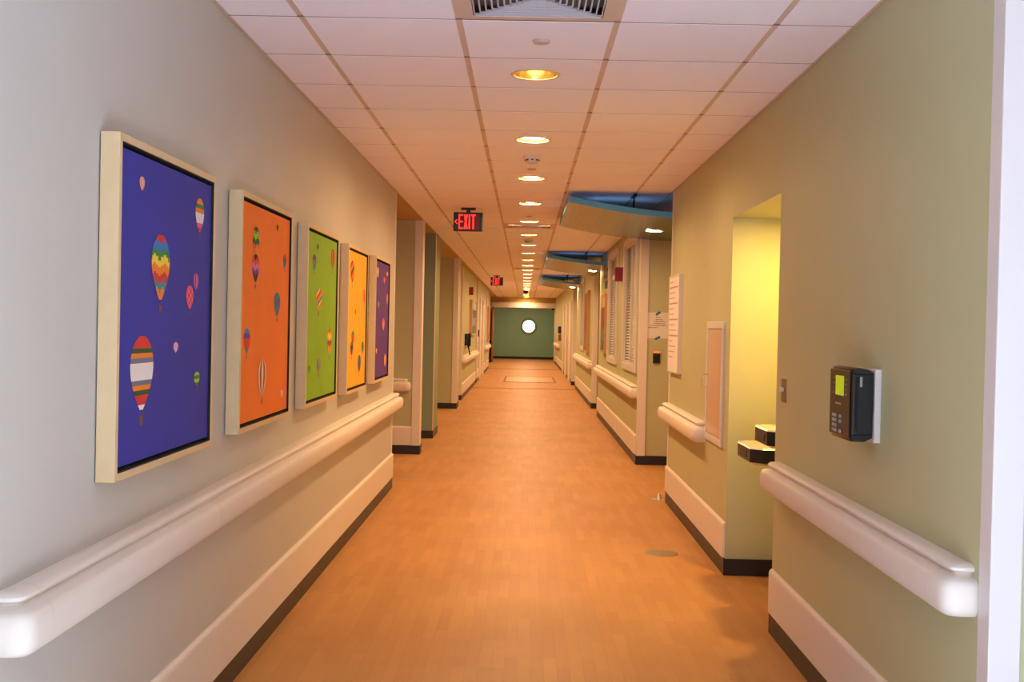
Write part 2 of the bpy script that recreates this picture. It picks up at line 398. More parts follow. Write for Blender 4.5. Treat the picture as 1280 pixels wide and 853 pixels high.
# ------------------------------------------------------------------ ceiling
GX = [XL+.003] + [-.8909+i*T for i in range(4)] + [XR-.003]
Y0 = 4.3179
ceil = struct(B(-2.75, 4.15, YB-.15, 54, H+.3, H+.4).build('ceiling', m_plen), 'suspended ceiling of white acoustic tiles in a tan grid')
REV = .012
zt = H   # tile face
R0, R1, R2 = -3, 28, 75
cols = [(GX[i], GX[i+1]) for i in range(5)]
LIGHTS = [Y0+T*(1.5+3*k) for k in range(-1, 23)]
light_rows = [round((y-Y0)/T-.5) for y in LIGHTS]
vent_rows = [-1, 14, 30]
# grid: main runners and cross tees
for i, x in enumerate(GX):
    hw = .0135
    x0, x1 = (x-hw, x+hw) if 0 < i < 5 else ((x-.003, x+.018) if i == 0 else (x-.018, x+.003))
    B(x0, x1, R0*T+Y0, 46.0, zt+.002 if i in (0, 5) else zt+.004, zt+.03).build('main_runner' if 0 < i < 5 else 'wall_angle', m_grid, ceil)
for r in range(R0, R2):
    y = Y0+r*T
    if y > 46: break
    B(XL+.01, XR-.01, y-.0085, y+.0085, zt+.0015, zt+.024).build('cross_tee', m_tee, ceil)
def tile_mb(x0, x1, y0, y1, hole=None):
    mb = MB(); g = .0125; c = .0015
    x0 += g; x1 -= g; y0 += .007; y1 -= .007
    if hole is None:
        i = len(mb.v)
        mb.v += [(x0, y0, zt+.016), (x1, y0, zt+.016), (x1, y1, zt+.016), (x0, y1, zt+.016), (x0, y0, zt+c), (x1, y0, zt+c), (x1, y1, zt+c), (x0, y1, zt+c),
                 (x0+c, y0+c, zt), (x1-c, y0+c, zt), (x1-c, y1-c, zt), (x0+c, y1-c, zt)]
        mb.f += [(0, 1, 2, 3), (8, 11, 10, 9)]; mb.m += [0, 0]
        for a, b in ((0, 4), (4, 8)):
            for k in range(4): mb.f.append((a+k, a+(k+1) % 4, b+(k+1) % 4, b+k)); mb.m.append(0)
    else:
        cx, cyy, r = hole; n = 32; sq = []
        for k in range(n):
            a = 2*PI*(k+.5)/n + PI/4; u, v = math.cos(a), math.sin(a); q = max(abs(u), abs(v))
            sq.append((cx+u/q*(x1-x0)/2, cyy+v/q*(y1-y0)/2))
        # exact corners
        for cxx, cyc in ((x0, y0), (x1, y0), (x1, y1), (x0, y1)):
            j = min(range(n), key=lambda k: (sq[k][0]-cxx)**2+(sq[k][1]-cyc)**2); sq[j] = (cxx, cyc)
        ci = [(cx+r*math.cos(2*PI*(k+.5)/n+PI/4), cyy+r*math.sin(2*PI*(k+.5)/n+PI/4)) for k in range(n)]
        for z, ring in ((zt, sq), (zt, ci), (zt+.016, ci), (zt+.016, sq)): mb.v += [(p[0], p[1], z) for p in ring]
        for j in range(4):
            for k in range(n): mb.f.append((j*n+k, j*n+(k+1) % n, ((j+1) % 4)*n+(k+1) % n, ((j+1) % 4)*n+k)); mb.m.append(0)
    return mb
protos = {}
far = MB()
for r in range(-14, R2):
    y0 = Y0+r*T; y1 = y0+T
    if y1 > 46.05 or y0 < YB: continue
    for ci_, (x0, x1) in enumerate(cols):
        hole = None
        if ci_ == 2:
            if r in vent_rows: continue
            if r in light_rows and r >= 0: hole = ((x0+x1)/2, (y0+y1)/2, .1)
        if R0 <= r < R1:
            key = (ci_, hole is not None)
            if key not in protos:
                o = tile_mb(x0, x1, y0, y1, hole).build('ceiling_tile', m_tile, ceil); protos[key] = (o, y0)
            else:
                p, py = protos[key]; o = p.copy(); C.objects.link(o); o.location = p.location + Vector((0, y0-py, 0)); 
        else:
            t = tile_mb(x0, x1, y0, y1, hole); i = len(far.v); far.v += t.v; far.f += [tuple(i+k for k in f) for f in t.f]; far.m += t.m
o = far.build('ceiling_tiles', m_tile, ceil); o['kind'] = 'stuff'
# flat drywall ceilings of the recesses, the lobby and the end vestibule
trim(B(-2.6, XL-.001, 10.05, 46, H, H+.05), m_ochre, 'painted drywall ceiling over the left recesses')
trim(B(XR+.001, 2.3, 9.6, 46, H, H+.05), m_tile, 'painted drywall ceiling over the right recesses')
trim(B(XR+.001, 4.0, YB, 3.03, H, H+.05), m_tile, 'lobby ceiling at the right')
trim(B(-2.6, 3.0, 46.2, 50.4, H, H+.05), m_tile, 'ceiling beyond the end doorway')
trim(B(XR+.001, XR+.55, 5.52, 6.79, 2.17, 2.178), m_wallR, 'underside of the alcove header')

# ---- downlights
def ordinal(k): return ['nearest', 'second', 'third', 'fourth', 'fifth', 'sixth', 'seventh', 'eighth', 'ninth', 'tenth', 'eleventh', 'twelfth', 'thirteenth', 'fourteenth', 'fifteenth', 'sixteenth', 'seventeenth', 'eighteenth', 'nineteenth', 'twentieth', 'twenty-first', 'twenty-second', 'twenty-third', 'twenty-fourth'][k]
XC = (GX[2]+GX[3])/2
n_l = 0
for k, y in enumerate(LIGHTS):
    if y > 46 or round((y-Y0)/T-.5) < 0: continue
    far_ = n_l >= 8
    lab = 'dimmer nearest round recessed downlight showing its gold reflector' if n_l == 0 else ('%s round recessed downlight from the camera in the centre tile row' % ordinal(n_l) if not far_ else 'tiny distant round downlight, %s from the camera in the centre tile row' % ordinal(n_l))
    t = thing('downlight', lab, 'downlight', (XC, y, H), 'corridor downlights')
    if n_l == 0:
        MB().lathe((XC, y, H), [(.098, .004), (.100, -.003), (.113, -.004), (.117, -.001), (.117, .001)], 32).build('trim_ring', m_frame, t, True)
        MB().lathe((XC, y, H), [(.098, .0), (.093, .03), (.08, .07), (.06, .10), (0.001, .10)], 32).build('reflector', m_gold, t, True)
        for dx in (-.022, .022):
            MB().lathe((XC+dx, y, H), [(.001, .02), (.009, .022), (.011, .03), (.011, .095), (.001, .097)], 12).build('lamp_tube', m_lampd, t, True)
    else:
        MB().lathe((XC, y, H), [(.098, .004), (.100, -.003), (.113, -.004), (.117, -.001), (.117, .001)], 24).build('trim_ring', m_frame, t, True)
        MB().lathe((XC, y, H), [(.099, .0), (.094, .02), (.088, .034)], 24).build('reflector', m_gold, t, True)
        MB().lathe((XC, y, H), [(.088, .016), (.06, .012), (.001, .010)], 24).build('lens', m_lamp, t, True)
    n_l += 1

# ---- square diffusers
def vent(row, lab, y0=None):
    x0, x1 = GX[2]+.014, GX[3]-.014; y0 = Y0+row*T+.012; y1 = y0+T-.024; cx, cyy = (x0+x1)/2, (y0+y1)/2; a = (x1-x0)/2
    t = thing('ceiling_vent', lab, 'vent', (cx, cyy, H), 'ceiling vents')
    def ringmb(r0, r1, z0, z1, z2=None, th=.002):
        mb = MB()
        q0 = [(cx-r0, cyy-r0, z0), (cx+r0, cyy-r0, z0), (cx+r0, cyy+r0, z0), (cx-r0, cyy+r0, z0)]
        q1 = [(cx-r1, cyy-r1, z1), (cx+r1, cyy-r1, z1), (cx+r1, cyy+r1, z1), (cx-r1, cyy+r1, z1)]
        mb.v += q0+q1+[(p[0], p[1], p[2]+th) for p in q0]+[(p[0], p[1], p[2]+th) for p in q1]
        for k in range(4):
            j = (k+1) % 4
            mb.f += [(k, j, 4+j, 4+k), (8+k, 12+k, 12+j, 8+j), (k, 8+k, 8+j, j), (4+k, 4+j, 12+j, 12+k)]; mb.m += [0]*4
        return mb
    ringmb(a, a-.045, H, H-.001, th=.004).build('frame', m_grid, t)
    n = 10
    for i in range(n):
        r = a-.046-i*(a-.06)/n
        ringmb(r, r-.008, H+.009, H-.004).build('louver', m_tile, t)
    B(cx-a+.01, cx+a-.01, cyy-a+.01, cyy+a-.01, H+.05, H+.06).build('duct_face', m_plen, t)
vent(-1, 'large square louvered ceiling vent at the top of the photo')
vent(14, 'square louvered ceiling vent beyond the first exit sign')
vent(30, 'most distant square ceiling vent in the centre tile row')

# ---- small ceiling devices
def disc_device(x, y, r, name, label):
    tag(MB().lathe((x, y, H), [(r, 0), (r, -.006), (r*.8, -.012), (r*.75, -.010), (.001, -.010)], 24).build(name, m_grid, None, True), label, 'sprinkler cover', 'small round ceiling covers')
disc_device(XC+.018, 4.613, .037, 'sprinkler_cover', 'small round cover plate ahead of the nearest downlight')
disc_device(XC, 8.354, .033, 'sprinkler_cover', 'small round cover plate just before the third downlight')
disc_device(XC, 11.93, .033, 'sprinkler_cover', 'small round cover plate just before the fifth downlight')
def smoke(x, y, lab):
    t = thing('smoke_detector', lab, 'smoke detector', (x, y, H), 'ceiling smoke detectors')
    MB().lathe((x, y, H), [(.068, 0), (.066, -.012), (.058, -.020), (.050, -.022)], 24).build('base', m_trimw, t, True)
    MB().lathe((x, y, H), [(.046, -.02), (.046, -.036), (.040, -.048), (.02, -.052), (.001, -.052)], 24).build('sensor_head', m_trimw, t, True)
    for k in range(8):
        a = 2*PI*k/8; B(x+.046*math.cos(a)-.006, x+.046*math.cos(a)+.006, y+.046*math.sin(a)-.006, y+.046*math.sin(a)+.006, H-.032, H-.024).build('slot', m_blackm, t)
smoke(XC, 7.75, 'white domed smoke detector between the second and third downlights')
smoke(XC, 15.2, 'white smoke detector beyond the square vent past the first exit sign')
# tiny camera dome near the end
tag(MB().lathe((0, 37.2, H), [(.09, 0), (.09, -.03), (.07, -.08), (.03, -.11), (.001, -.115)], 20).build('dome_camera', m_black, None, True), 'small black dome on the ceiling near the end doorway', 'camera')

# ---- canopies over the right-hand entrances
def canopy(lab, x0, x1, y0, y1, zf, lx, ly):
    t = thing('entrance_canopy', lab, 'canopy', ((x0+x1)/2, (y0+y1)/2, 2.43), 'floating canopies over the right-hand entrances')
    n = 24; th = .05
    def slab(ya, yb, za, zb, nx=n, ny=8):
        mb = MB(); 
        for j in range(ny+1):
            for i in range(nx+1):
                x = x0+(x1-x0)*i/nx; y = ya+(yb-ya)*j/ny; mb.v.append((x, y, zf(x, (y-y0)/(y1-y0))+za))
        for j in range(ny+1):
            for i in range(nx+1):
                x = x0+(x1-x0)*i/nx; y = ya+(yb-ya)*j/ny; mb.v.append((x, y, zf(x, (y-y0)/(y1-y0))+zb))
        W = nx+1; o2 = W*(ny+1)
        for j in range(ny):
            for i in range(nx):
                a = j*W+i; mb.f += [(a, a+1, a+W+1, a+W), (o2+a, o2+a+W, o2+a+W+1, o2+a+1)]; mb.m += [0, 1]
        for i in range(nx):
            for b in (0, ny*W): mb.f.append((b+i, b+i+1, o2+b+i+1, o2+b+i)); mb.m.append(1)
        for j in range(ny):
            for b in (0, nx): mb.f.append((j*W+b, (j+1)*W+b, o2+(j+1)*W+b, o2+j*W+b)); mb.m.append(1)
        return mb
    slab(y0+.02, y1, 0, .012).build('metal_panel', [m_canopy, m_bluet], t, True)
    f = slab(y0, y0+.02, 0, th, ny=1); f.build('near_edge_band', [m_bluef, m_bluef], t)
    f = slab(y1-.02, y1, .013, th, ny=1); f.build('far_edge_band', [m_bluef, m_bluef], t)
    # left edge band
    mb = MB()
    for j in range(2):
        y = (y0+.021, y1-.021)[j]; z = zf(x0, j)
        mb.v += [(x0, y, z+.013), (x0+.018, y, z+.013), (x0+.018, y, z+th), (x0, y, z+th)]
    mb.f += [(0, 1, 2, 3), (4, 7, 6, 5), (0, 4, 5, 1), (1, 5, 6, 2), (2, 6, 7, 3), (3, 7, 4, 0)]; mb.m += [0]*6
    mb.build('side_edge_band', m_bluef, t)
    for fy in (.12, .88):
        y = y0+(y1-y0)*fy; zz = zf(.94, fy)
        MB().tube([(.94, y, zz+.012), (.94, y, H+.004)], .008).build('hanger_rod', m_blackm, t)
        B(.925, .955, y-.12, y+.12, H-.012, H+.003).build('hanger_bracket', m_blackm, t)
    yt = y0+.55; MB().tube([(.55, yt, zf(.55, .2)+.032), (1.18, yt, zf(1.18, .2)+.032)], .012).build('cove_tube', m_cove, t, True)
    z = zf(lx, (ly-y0)/(y1-y0))
    MB().lathe((lx, ly, z), [(.082, .0), (.084, -.006), (.094, -.007), (.097, .002)], 24).build('lamp_ring', m_steel, t, True)
    MB().lathe((lx, ly, z), [(.083, -.003), (.05, -.004), (.001, -.004)], 24).build('lamp_lens', m_lampc, t, True)
m_cove = mat('blue_cove_tube', (120, 180, 240), .5, emit=4.6, ecol=(140, 190, 225))
m_lampc = mat('lit_canopy_lens', (255, 226, 160), .5, emit=LAMP*.5, ecol=(255, 209, 154))
def zf1(x, f):
    u = max(0, (x-.35)/.88)
    return 2.567 - .185*u + .063*u*u - (.0 if u < 1.17 else 0) + .012*f
canopy('nearest floating canopy with blue edge over the first right recess', .35, 1.60, 9.64, 12.15, zf1, 1.25, 11.0)
def zf2(x, f):
    u = max(0, (x-.32)/.9); return 2.555 - .16*u + .05*u*u - .02*f
canopy('second floating canopy with blue edge, beyond the red alarm', .32, 1.235, 17.3, 20.4, zf2, 1.13, 18.9)
canopy('third and most distant floating canopy with blue edge', .34, 1.235, 25.3, 28.4, zf2, 1.13, 26.9)

# ------------------------------------------------------------------ balloon pictures
PAL = dict(red=(214, 52, 44), orange=(240, 130, 40), yellow=(246, 206, 60), green=(60, 130, 60), dgreen=(40, 84, 40), blue=(46, 120, 190), teal=(40, 140, 150),
           purple=(110, 60, 150), pink=(226, 110, 150), white=(238, 222, 210), grey=(120, 116, 130), dark=(52, 40, 44), lime=(170, 190, 50), peach=(246, 190, 130), brown=(130, 76, 44))
def pal(n): return mat('print_'+n, PAL[n], .8)
def env(t):   # half width of a balloon envelope, t from the crown down to the skirt
    if t < .4: return math.sqrt(max(0, 1-((.4-t)/.4)**2))
    u = (t-.4)/.6; return max(.13, math.cos(u*PI/2*.93)**.9)
def balloon(pic, xf, Y, zt_, zb, wd, mode, cols_):
    used = sorted(set(cols_+['brown'])); ms = [pal(n) for n in used]; idx = {n: i for i, n in enumerate(used)}
    mb = MB(); NR, NC = (30, 10) if wd > .1 else (12, 6); h = zt_-zb
    basket = wd > .11
    eb = zb
    xs = xf+.0012
    for r in range(NR):
        t0, t1 = r/NR, (r+1)/NR
        w0, w1 = env(t0)*wd/2, env(t1)*wd/2
        if r == 0: w0 = wd*.12
        for c in range(NC):
            a0 = math.sin((c/NC-.5)*PI); a1 = math.sin(((c+1)/NC-.5)*PI)
            if mode == 'bands': n = cols_[min(len(cols_)-1, int(t0*len(cols_)))]
            elif mode == 'gores': n = cols_[c % len(cols_)]
            elif mode == 'zig': n = cols_[min(len(cols_)-1, int(t0*len(cols_)+[0, .35, .7, .35][c % 4]))]
            elif mode == 'check': n = cols_[(r//(3 if NR > 20 else 2)+c) % len(cols_)]
            else: n = cols_[((r+c) if NR < 20 else (r+c*2)//5) % len(cols_)]       # spiral
            z0, z1 = zt_-t0*h, zt_-t1*h
            mb.face([(xs, Y+w0*a0, z0), (xs, Y+w0*a1, z0), (xs, Y+w1*a1, z1), (xs, Y+w1*a0, z1)], idx[n])
    bs = wd*.065
    z = zb-h*.09
    mb.face([(xs, Y-bs, z), (xs, Y+bs, z), (xs, Y+bs, z-bs*2), (xs, Y-bs, z-bs*2)], idx['brown'])
    mb.face([(xs, Y-bs, zb), (xs, Y-bs+.003, zb), (xs, Y-bs+.003, z), (xs, Y-bs, z)], idx['brown'])
    mb.face([(xs, Y+bs-.003, zb), (xs, Y+bs, zb), (xs, Y+bs, z), (xs, Y+bs-.003, z)], idx['brown'])
    # recalc would be ambiguous for planar sets, all faces wind the same way
    mb.build('balloon', ms, pic)
def picture(y0, y1, zb, zt_, canvas, label, balloons):
    x0, xf = XL, -1.123
    yc = (y0+y1)/2
    t = thing('balloon_picture', label, 'picture', (x0, yc, zb), 'hot air balloon pictures on the cream wall')
    fw = .022
    B(x0+.004, xf, y0, y0+fw, zb, zt_, b=.0015).build('frame_stile', m_frame, t); B(x0+.004, xf, y1-fw, y1, zb, zt_, b=.0015).build('frame_stile', m_frame, t)
    B(x0+.004, xf, y0+fw, y1-fw, zb, zb+fw, b=.0015).build('frame_rail', m_frame, t); B(x0+.004, xf, y0+fw, y1-fw, zt_-fw, zt_, b=.0015).build('frame_rail', m_frame, t)
    B(x0+.004, x0+.012, y0+fw, y1-fw, zb+fw, zt_-fw).build('backing', m_blackm, t)
    mb = MB(); mb.box(x0+.012, xf-.0015, y0+fw, y1-fw, zb+fw, zb+fw+.003); mb.box(x0+.012, xf-.0015, y0+fw, y1-fw, zt_-fw-.003, zt_-fw)
    mb.box(x0+.012, xf-.0015, y0+fw, y0+fw+.0015, zb+fw+.003, zt_-fw-.003); mb.box(x0+.012, xf-.0015, y1-fw-.0015, y1-fw, zb+fw+.003, zt_-fw-.003); mb.build('black_liner', m_blackm, t)
    g = .014
    cxf = xf-.010
    B(x0+.012, cxf, y0+fw+.004, y1-fw-.004, zb+fw+g, zt_-fw-g).build('canvas', canvas, t)
    for (Y, a, b, wd, mode, cl) in balloons: balloon(t, cxf, Y, a, b, wd*.9, mode, cl)
def canvas_mat(n, rgb): return mat('canvas_'+n, rgb, .75, noise=.06, nscale=5, bump=.15, bscale=900)
picture(3.065, 4.022, 1.030, 1.999, canvas_mat('blue', (44, 48, 150)), 'large framed picture of hot air balloons on deep blue, nearest the camera', [
 (3.272, 1.902, 1.862, .05, 'gores', ['pink', 'peach']), (3.855, 1.904, 1.788, .112, 'bands', ['orange', 'green', 'orange', 'white', 'white', 'pink', 'red']),
 (3.452, 1.745, 1.545, .19, 'zig', ['red', 'blue', 'green', 'yellow', 'orange', 'red', 'teal', 'orange']),
 (3.824, 1.644, 1.588, .07, 'gores', ['purple', 'pink']), (3.756, 1.600, 1.520, .095, 'check', ['red', 'pink']),
 (3.297, 1.434, 1.215, .222, 'bands', ['red', 'red', 'dgreen', 'orange', 'grey', 'white', 'white', 'white', 'grey', 'orange', 'dgreen', 'red', 'red', 'white']),
 (3.614, 1.411, 1.378, .055, 'spiral', ['pink', 'white']), (3.853, 1.305, 1.256, .075, 'bands', ['lime', 'green', 'lime', 'green'])])
picture(4.397, 5.354, 1.033, 2.001, canvas_mat('orange', (250, 122, 34)), 'framed hot air balloon picture on bright orange, second from the camera', [
 (4.668, 1.878, 1.765, .131, 'zig', ['dark', 'lime', 'dgreen', 'orange']), (4.666, 1.763, 1.648, .145, 'zig', ['dark', 'red', 'pink', 'purple', 'dark']),
 (5.062, 1.924, 1.895, .045, 'gores', ['dark', 'green']), (5.226, 1.799, 1.735, .08, 'zig', ['red', 'brown', 'blue']),
 (5.082, 1.616, 1.508, .14, 'spiral', ['green', 'purple', 'blue']), (4.54, 1.453, 1.352, .115, 'bands', ['blue', 'purple', 'red', 'red', 'teal']),
 (4.816, 1.319, 1.160, .17, 'gores', ['brown', 'orange', 'white']), (5.212, 1.164, 1.128, .05, 'gores', ['white', 'peach'])])
picture(5.735, 6.690, 1.036, 1.996, canvas_mat('green', (134, 178, 22)), 'framed hot air balloon picture on lime green, middle of the row', [
 (6.052, 1.908, 1.875, .05, 'gores', ['dgreen', 'dark']), (5.962, 1.846, 1.762, .12, 'bands', ['purple', 'grey', 'teal']),
 (6.532, 1.915, 1.795, .14, 'gores', ['orange', 'dark', 'brown']), (6.111, 1.672, 1.548, .18, 'spiral', ['orange', 'blue', 'yellow', 'red']),
 (6.464, 1.448, 1.300, .15, 'zig', ['red', 'yellow', 'brown', 'orange']), (6.147, 1.286, 1.205, .13, 'gores', ['purple', 'grey', 'lime']),
 (5.873, 1.254, 1.22, .06, 'gores', ['teal', 'green'])])
picture(7.065, 7.950, 1.024, 1.987, canvas_mat('yellow', (250, 178, 22)), 'framed hot air balloon picture on golden yellow, fourth from the camera', [
 (7.27, 1.89, 1.745, .17, 'spiral', ['orange', 'dark', 'red']), (7.698, 1.811, 1.77, .06, 'gores', ['orange', 'peach']),
 (7.82, 1.72, 1.61, .12, 'gores', ['red', 'orange']), (7.438, 1.574, 1.54, .06, 'gores', ['green', 'red']),
 (7.339, 1.432, 1.34, .13, 'bands', ['green', 'red', 'green']), (7.301, 1.363, 1.27, .13, 'zig', ['red', 'dark', 'purple']),
 (7.80, 1.356, 1.272, .1, 'gores', ['green', 'dgreen']), (7.651, 1.264, 1.145, .16, 'gores', ['brown', 'blue', 'dark'])])
picture(8.365, 9.245, 1.03, 1.995, canvas_mat('violet', (88, 40, 130)), 'framed hot air balloon picture on violet, farthest from the camera', [
 (8.52, 1.912, 1.832, .105, 'gores', ['yellow', 'peach']), (8.918, 1.852, 1.805, .11, 'gores', ['red', 'orange']), (9.10, 1.904, 1.868, .1, 'gores', ['orange', 'yellow']),
 (9.13, 1.725, 1.64, .13, 'gores', ['grey', 'orange']), (8.6, 1.652, 1.6, .09, 'gores', ['green', 'lime']), (8.915, 1.528, 1.43, .16, 'zig', ['red', 'pink', 'orange']),
 (8.527, 1.293, 1.252, .08, 'gores', ['yellow', 'peach']), (9.066, 1.234, 1.135, .14, 'gores', ['peach', 'orange'])])

# ------------------------------------------------------------------ exit signs
def exit_sign(x, y, lab, ztop=H, w_=.295, h_=.19):
    t = thing('exit_sign', lab, 'exit sign', (x, y, H), 'hanging red exit signs')
    drop = .045
    B(x-w_/4, x+w_/4, y-.03, y+.03, H-.022, H, b=.006).build('ceiling_mount', m_black, t)
    B(x-.02, x+.02, y-.012, y+.012, H-drop, H-.022).build('stem', m_black, t)
    z1 = H-drop; z0 = z1-h_; yf = y-.022
    B(x-w_/2, x+w_/2, yf, y+.022, z0, z1, b=.008).build('housing', m_black, t)
    B(x-w_/2+.045, x+w_/2-.035, yf-.002, yf, z0+.014, z1-.012).build('face_panel', m_redd, t)
    X0 = x-w_/2+.052; lh = h_*.78; zb = z0+(h_-lh)/2; lw = .042; st = .013; gap = .009; yy0, yy1 = yf-.006, yf-.002
    def letter(fn): mb = MB(); fn(mb); mb.build('letter', m_redl, t)
    def bar(mb, a0, b0, a1, b1, th):
        d = Vector((a1-a0, b1-b0)); n = Vector((-d.y, d.x)).normalized()*th/2
        pts = [(a0+n.x, b0+n.y), (a0-n.x, b0-n.y), (a1-n.x, b1-n.y), (a1+n.x, b1+n.y)]
        i = len(mb.v); mb.v += [(p[0], yy0, p[1]) for p in pts]+[(p[0], yy1, p[1]) for p in pts]
        mb.f += [(i, i+1, i+2, i+3), (i+4, i+7, i+6, i+5)] + [(i+k, i+(k+1) % 4, i+4+(k+1) % 4, i+4+k) for k in range(4)]; mb.m += [0]*6
    zt2 = zb+lh
    def Ef(mb):
        bar(mb, X0+st/2, zb, X0+st/2, zt2, st); [bar(mb, X0+st, z, X0+lw, z, st*1.2) for z in (zb+st*.6, (zb+zt2)/2, zt2-st*.6)]
    letter(Ef); X1 = X0+lw+gap
    letter(lambda mb: (bar(mb, X1+st*.55, zb, X1+lw-st*.55, zt2, st*1.15), bar(mb, X1+st*.55, zt2, X1+lw-st*.55, zb, st*1.15))); X2 = X1+lw+gap
    letter(lambda mb: bar(mb, X2+st/2, zb, X2+st/2, zt2, st*1.1)); X3 = X2+st+gap
    letter(lambda mb: (bar(mb, X3, zt2-st*.6, X3+lw+.004, zt2-st*.6, st*1.2), bar(mb, X3+lw/2+.002, zb, X3+lw/2+.002, zt2-st, st*1.1)))
    mb = MB(); xa = x-w_/2+.014; zm = (zb+zt2)/2
    bar(mb, xa, zm, xa+.024, zm+.022, .009); bar(mb, xa, zm, xa+.024, zm-.022, .009); mb.build('arrow', m_redl, t)
exit_sign(-.595, 11.25, 'nearer red EXIT sign hanging from the ceiling with left arrow')
exit_sign(-.69, 26.3, 'distant red EXIT sign hanging near the end doorway with left arrow')

# ------------------------------------------------------------------ time clock on the near right wall
t = thing('time_clock', 'black wall time clock with green screen and keypad on a white plate', 'time clock', (XR, 4.06, 1.10))
B(XR-.022, XR, 3.905, 4.16, 1.105, 1.362, b=.002).build('wall_plate', m_trimw, t)
def clock_body():
    mb = MB(); prof = [(.0, 1.118), (.0, 1.352), (.02, 1.362), (.05, 1.366), (.072, 1.362), (.074, 1.350), (.074, 1.118), (.070, 1.106), (.03, 1.104)]
    xs = XR-.022
    for y in (3.925, 3.935, 4.175, 4.19):
        e = .004 if y in (3.925, 4.19) else 0
        cz = 1.235
        mb.v += [(xs-max(d-e, 0), y, cz+(z-cz)*(1-e*6)) for d, z in prof]
    n = len(prof)
    for j in range(3):
        for k in range(n): mb.f.append((j*n+k, j*n+(k+1) % n, (j+1)*n+(k+1) % n, (j+1)*n+k)); mb.m.append(0)
    mb.f += [tuple(range(n)), tuple(3*n+k for k in reversed(range(n)))]; mb.m += [0, 0]
    return mb
clock_body().build('body', m_black, t, True)
xf = XR-.022-.074
B(xf-.006, xf, 3.935, 4.182, 1.118, 1.354, b=.002).build('face_plate', mat('glossy_dark_brown', (34, 24, 22), .25), t)
B(xf-.0075, xf-.006, 4.005, 4.105, 1.262, 1.333).build('screen', m_lcd, t)
for r in range(4):
    z = 1.187-r*.018
    B(xf-.010, xf-.006, 4.085, 4.135, z-.006, z+.006, b=.0015).build('button', m_btn, t)
    if r != 2: B(xf-.010, xf-.006, 4.025, 4.052, z-.006, z+.006, b=.0015).build('button', m_btn, t)
for k in range(5): B(xf-.0065, xf-.006, 4.04+k*.014, 4.05+k*.014, 1.228, 1.235).build('lettering', m_btn, t)
for k in range(4):
    B(xf-.0065, xf-.006, 4.125, 4.14, 1.266+k*.018, 1.27+k*.018).build('screen_label', m_btn, t); B(xf-.0065, xf-.006, 3.97, 3.985, 1.266+k*.018, 1.27+k*.018).build('screen_label', m_btn, t)
# badge slot block along the near edge
B(XR-.098, XR-.026, 3.908, 3.924, 1.13, 1.345, b=.005).build('badge_reader', m_black, t)
B(XR-.088, XR-.078, 3.9045, 3.908, 1.14, 1.335, b=.001).build('badge_slot', m_blackm, t)
B(XR-.075, XR-.066, 3.903, 3.907, 1.30, 1.335, b=.0015).build('indicator', m_btn, t)

# ------------------------------------------------------------------ light switch
t = thing('key_switch', 'small steel wall switch plate beside the fountain alcove', 'switch', (XR, 5.355, 1.15))
B(XR-.004, XR, 5.31, 5.40, 1.150, 1.262, b=.001).build('plate', mat('bronze_plate', (150, 118, 78), .4, metal=.6), t)
B(XR-.022, XR-.004, 5.345, 5.365, 1.2, 1.222, b=.003).build('toggle', m_trimw, t)

